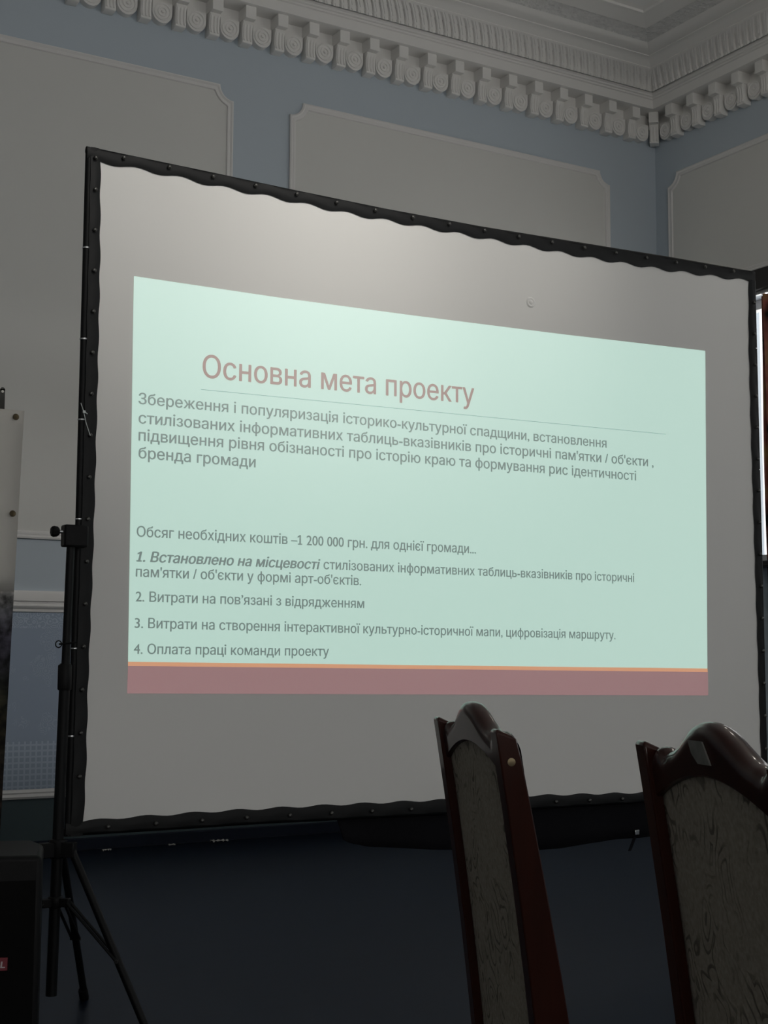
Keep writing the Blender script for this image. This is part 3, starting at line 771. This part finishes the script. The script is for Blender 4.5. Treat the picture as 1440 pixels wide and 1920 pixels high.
# red lettering low on the print, only its end in view
rl_ = MB()
for k, z in enumerate((0.605, 0.58, 0.555, 0.53)):
    for i in range(9): rl_.box((bx(1.574-0.03*i-0.004*k), -0.068, z), (0.018, 0.001, 0.013))
rl_.build('red_lettering', M['badge_red'], root_b)
for x in (0.72, 1.546):
    m = MB(); m.tube([(bx(x), -0.035, 0.03), (bx(x), -0.035, 2.215)], 0.009, 10); m.build('banner_pole', M['steel'], root_b, smooth=True)
    h = MB(); h.box((bx(x), -0.05, 2.205), (0.020, 0.004, 0.085)); h.lathe((bx(x), -0.048, 2.245), (0, -1, 0), [(0.010, 0), (0.010, 0.004)], 14)
    hk = h.build('hook_plate', M['steel'], root_b)
    MB().lathe((bx(x), -0.0515, 2.238), (0, -1, 0), [(0.0055, 0), (0.0055, 0.001)], 12).build('hook_hole', M['vinyl_white'], hk)
MB().box((bx(1.13), -0.035, 0.02), (0.95, 0.10, 0.04)).build('banner_foot', M['steel'], root_b, bevel=0.006)

# ================================================================== CHAIRS
CW, CH, A1, A2, DT, DB, SHO, HP, HS = 0.42, 1.092, 0.0863, 0.0596, 0.030, 0.062, 0.1234, 1.122, 1.088
def yr(z):                                     # rear face of the posts
    t = z-0.47
    return -A1*t-A2*t*t if t > 0 else -0.0-0.10*t*t*2.2-A1*t*0.2*0
def depth(z): return DB+(DT-DB)*min(1, max(0, (z-0.47)/(CH-0.47)))
def make_chair(label):
    root = empty('dining_chair', (0, 0, 0)); tag(root, label, 'chair', 'dark wooden upholstered chairs in the foreground')
    PWD = 0.034
    for sx in (-1, 1):
        m = MB(); rings = []
        zs = [0.0, 0.15, 0.30, 0.42, 0.50, 0.62, 0.74, 0.86, 0.97, 1.05, CH-0.004, CH]
        for z in zs:
            d = depth(z) if z > 0.42 else 0.040+0.022*z/0.42
            y0 = yr(z) if z > 0.42 else -0.09*((0.42-z)/0.42)**1.5
            cham = 0.004 if z == CH else 0
            xa, xb = sx*(CW/2-cham), sx*(CW/2-PWD+cham)
            drop = 0.010
            rings.append([(xa, y0+cham, z-(drop if z >= CH-0.005 else 0)*0), (xb, y0+cham, z), (xb, y0+d-cham, z-(drop if z >= CH-0.005 else 0)), (xa, y0+d-cham, z-(drop if z >= CH-0.005 else 0))])
        R = [[m.bm.verts.new(Vector(p)) for p in r] for r in rings]
        for a, b in zip(R, R[1:]):
            for k in range(4): m.face([a[k], a[(k+1) % 4], b[(k+1) % 4], b[k]])
        m.face(R[0][::-1]); m.face(R[-1])
        post = m.build('back_post', M['mahogany'], root, bevel=0.003)
        zz = 1.045; MB().lathe((sx*(CW/2-0.001), yr(zz)+0.016, zz), (sx, 0, 0), [(0.006, 0), (0.006, 0.002), (0.003, 0.0025)], 12).build('screw', M['brass'], post)
    # crest rail: serpentine top, arched underside, thick rounded upper edge
    xin = CW/2-PWD
    def top(x):
        a = abs(x)
        if a > 0.142: return HS-0.012+0.010*math.sin(PI*min(1, (a-0.142)/(xin-0.142)))
        if a > SHO: return HS-0.004-0.008*(a-SHO)/(0.142-SHO)
        t = 1-a/SHO
        return HS-0.004+(HP-HS+0.006)*(0.5-0.5*math.cos(PI*t))**0.85
    def under(x): return 1.024+0.038*math.cos(min(1, abs(x)/xin)*PI/2)**0.9
    m = MB(); n = 44; rows = []
    prof_ = [(0.0, None), (0.0, 0.022), (0.0, 0.017), (0.05, 0.009), (0.16, 0.003), (0.32, 0.0006), (0.5, 0.0), (0.68, 0.0006), (0.84, 0.003), (0.95, 0.009), (1.0, 0.017), (1.0, 0.022), (1.0, None), (0.0, None)]
    for fy_, dz in prof_:
        row = []
        for i in range(n+1):
            x = -xin+2*xin*i/n
            zt, zb = top(x), under(x)
            z = zb if dz is None else zt-dz
            row.append((x, yr(z)+0.006+fy_*0.036, z))
        rows.append(row)
    m.grid(rows)
    cre = m.build('crest_rail', M['mahogany'], root, smooth=True)
    md = cre.modifiers.new('bevel', 'BEVEL'); md.width = 0.002; md.limit_method = 'ANGLE'; md.angle_limit = math.radians(50)
    # upholstered back panel with arched head
    m = MB(); rows = []
    xb = xin+0.001
    for j in range(27):
        v = j/26; row = []
        for i in range(25):
            h = i/24; x = -xb+2*xb*h
            zt = under(min(max(x, -xin), xin))+0.020; z = 0.50+(zt-0.50)*v
            bulge = 0.006*(math.sin(PI*h)*math.sin(PI*min(1, v*1.02+0.0)))**0.5
            row.append((x, yr(z)+0.017-bulge, z))
        rows.append(row)
    m.grid(rows)
    bk = m.build('back_panel', M['upholstery'], root, smooth=True, solid=0.006)
    tag(bk, 'grey beige paisley upholstery')
    m = MB(); rows = []
    for j in range(15):
        v = j/14; rows.append([(-xb+2*xb*i/16, yr(0.52+(under(max(-xin, min(xin, -xb+2*xb*i/16)))-0.54)*v)+0.034+0.022*(math.sin(PI*i/16)*math.sin(PI*v))**0.6, 0.52+(under(max(-xin, min(xin, -xb+2*xb*i/16)))-0.54)*v) for i in range(17)])
    m.grid(rows).build('back_cushion', M['upholstery'], root, smooth=True, solid=0.004)
    MB().box((0, yr(0.5)+0.03, 0.485), (2*xin, 0.03, 0.05)).build('lower_rail', M['mahogany'], root, bevel=0.004)
    # seat with rails and front legs
    s_ = MB(); rows = []
    for j in range(13):
        v = j/12; wv = 0.205+0.028*v; rows.append([(-wv+2*wv*i/12, 0.05+0.41*v, 0.455+0.045*(math.sin(PI*i/12)*math.sin(PI*(0.06+0.88*v)))**0.35) for i in range(13)])
    s_.grid(rows); o = s_.build('seat', M['upholstery'], root, smooth=True); md = o.modifiers.new('thickness', 'SOLIDIFY'); md.thickness = 0.03; md.offset = -1
    fr = MB(); fr.box((0, 0.455, 0.405), (0.40, 0.024, 0.06)); fr.box((0, 0.03, 0.405), (0.35, 0.024, 0.06))
    for sx in (-1, 1): fr.prism([(sx*0.188, 0.04, 0.375), (sx*0.212, 0.04, 0.375), (sx*0.228, 0.45, 0.375), (sx*0.204, 0.45, 0.375)], (0, 0, 0.06))
    fr.build('seat_frame', M['mahogany'], root, bevel=0.003)
    for sx in (-1, 1):
        m = MB(); m.box((sx*0.208, 0.452, 0.2175), (0.042, 0.042, 0.435))
        lg = m.build('front_leg', M['mahogany'], root, bevel=0.004)
    return root
def copy_tree(o, parent=None):
    c = o.copy(); COL.objects.link(c)
    if parent: c.parent = parent
    for ch in list(o.children): copy_tree(ch, c)
    return c
ch1 = make_chair('dark mahogany chair with grey paisley back, seen edge-on in front of the screen')
ch2 = copy_tree(ch1)
ch2['label'] = 'dark mahogany paisley-backed chair with a pale sticker on its crest, at right edge'
ch1.location = (1.3265, 1.8379, 0); ch1.rotation_euler = (0, 0, -math.radians(110.5))
ch2.location = (1.1931, 1.1663, 0); ch2.rotation_euler = (0, 0, -math.radians(111.45))
stk = MB()
sz = [(-0.034, 1.102), (0.008, 1.1025), (0.016, 1.088), (0.022, 1.077), (-0.014, 1.0765), (-0.029, 1.087)]
stk.prism([(x, yr(z)+0.0035, z) for x, z in sz], (0, 0.002, 0))
tag(stk.build('sticker', M['sticker'], [c for c in ch2.children if c.name.startswith('crest_rail')][0]), 'pale worn paper sticker')

# ================================================================== small scraps on the floor
for (x, y), (a, b), lab in (((200, 1595), (0.030, 0.012), 'small pale paper scrap on the floor nearest the tripod stand'),
                            ((322, 1585), (0.022, 0.014), 'tiny pale paper scrap on the floor, middle one under the screen'),
                            ((410, 1577), (0.060, 0.030), 'largest pale paper scrap on the floor under the screen')):
    p = onplane(x, y, (0, 0, 0.006), Vector((0, 0, 1)))
    p.y = min(p.y, YW-0.09)
    m = MB(); n = 10; R = []
    for j in range(5):
        R.append([((i/8-0.5)*2*a*(1-0.25*abs(j/4-0.5)), (j/4-0.5)*2*b, 0.004+0.012*abs(math.sin(i*1.3+j*2.1))) for i in range(9)])
    o = m.grid(R).build('paper_scrap', M['paper'], None, solid=0.001); o.location = (p.x, p.y, 0)
    tag(o, lab, 'paper scrap', 'paper scraps on the floor')
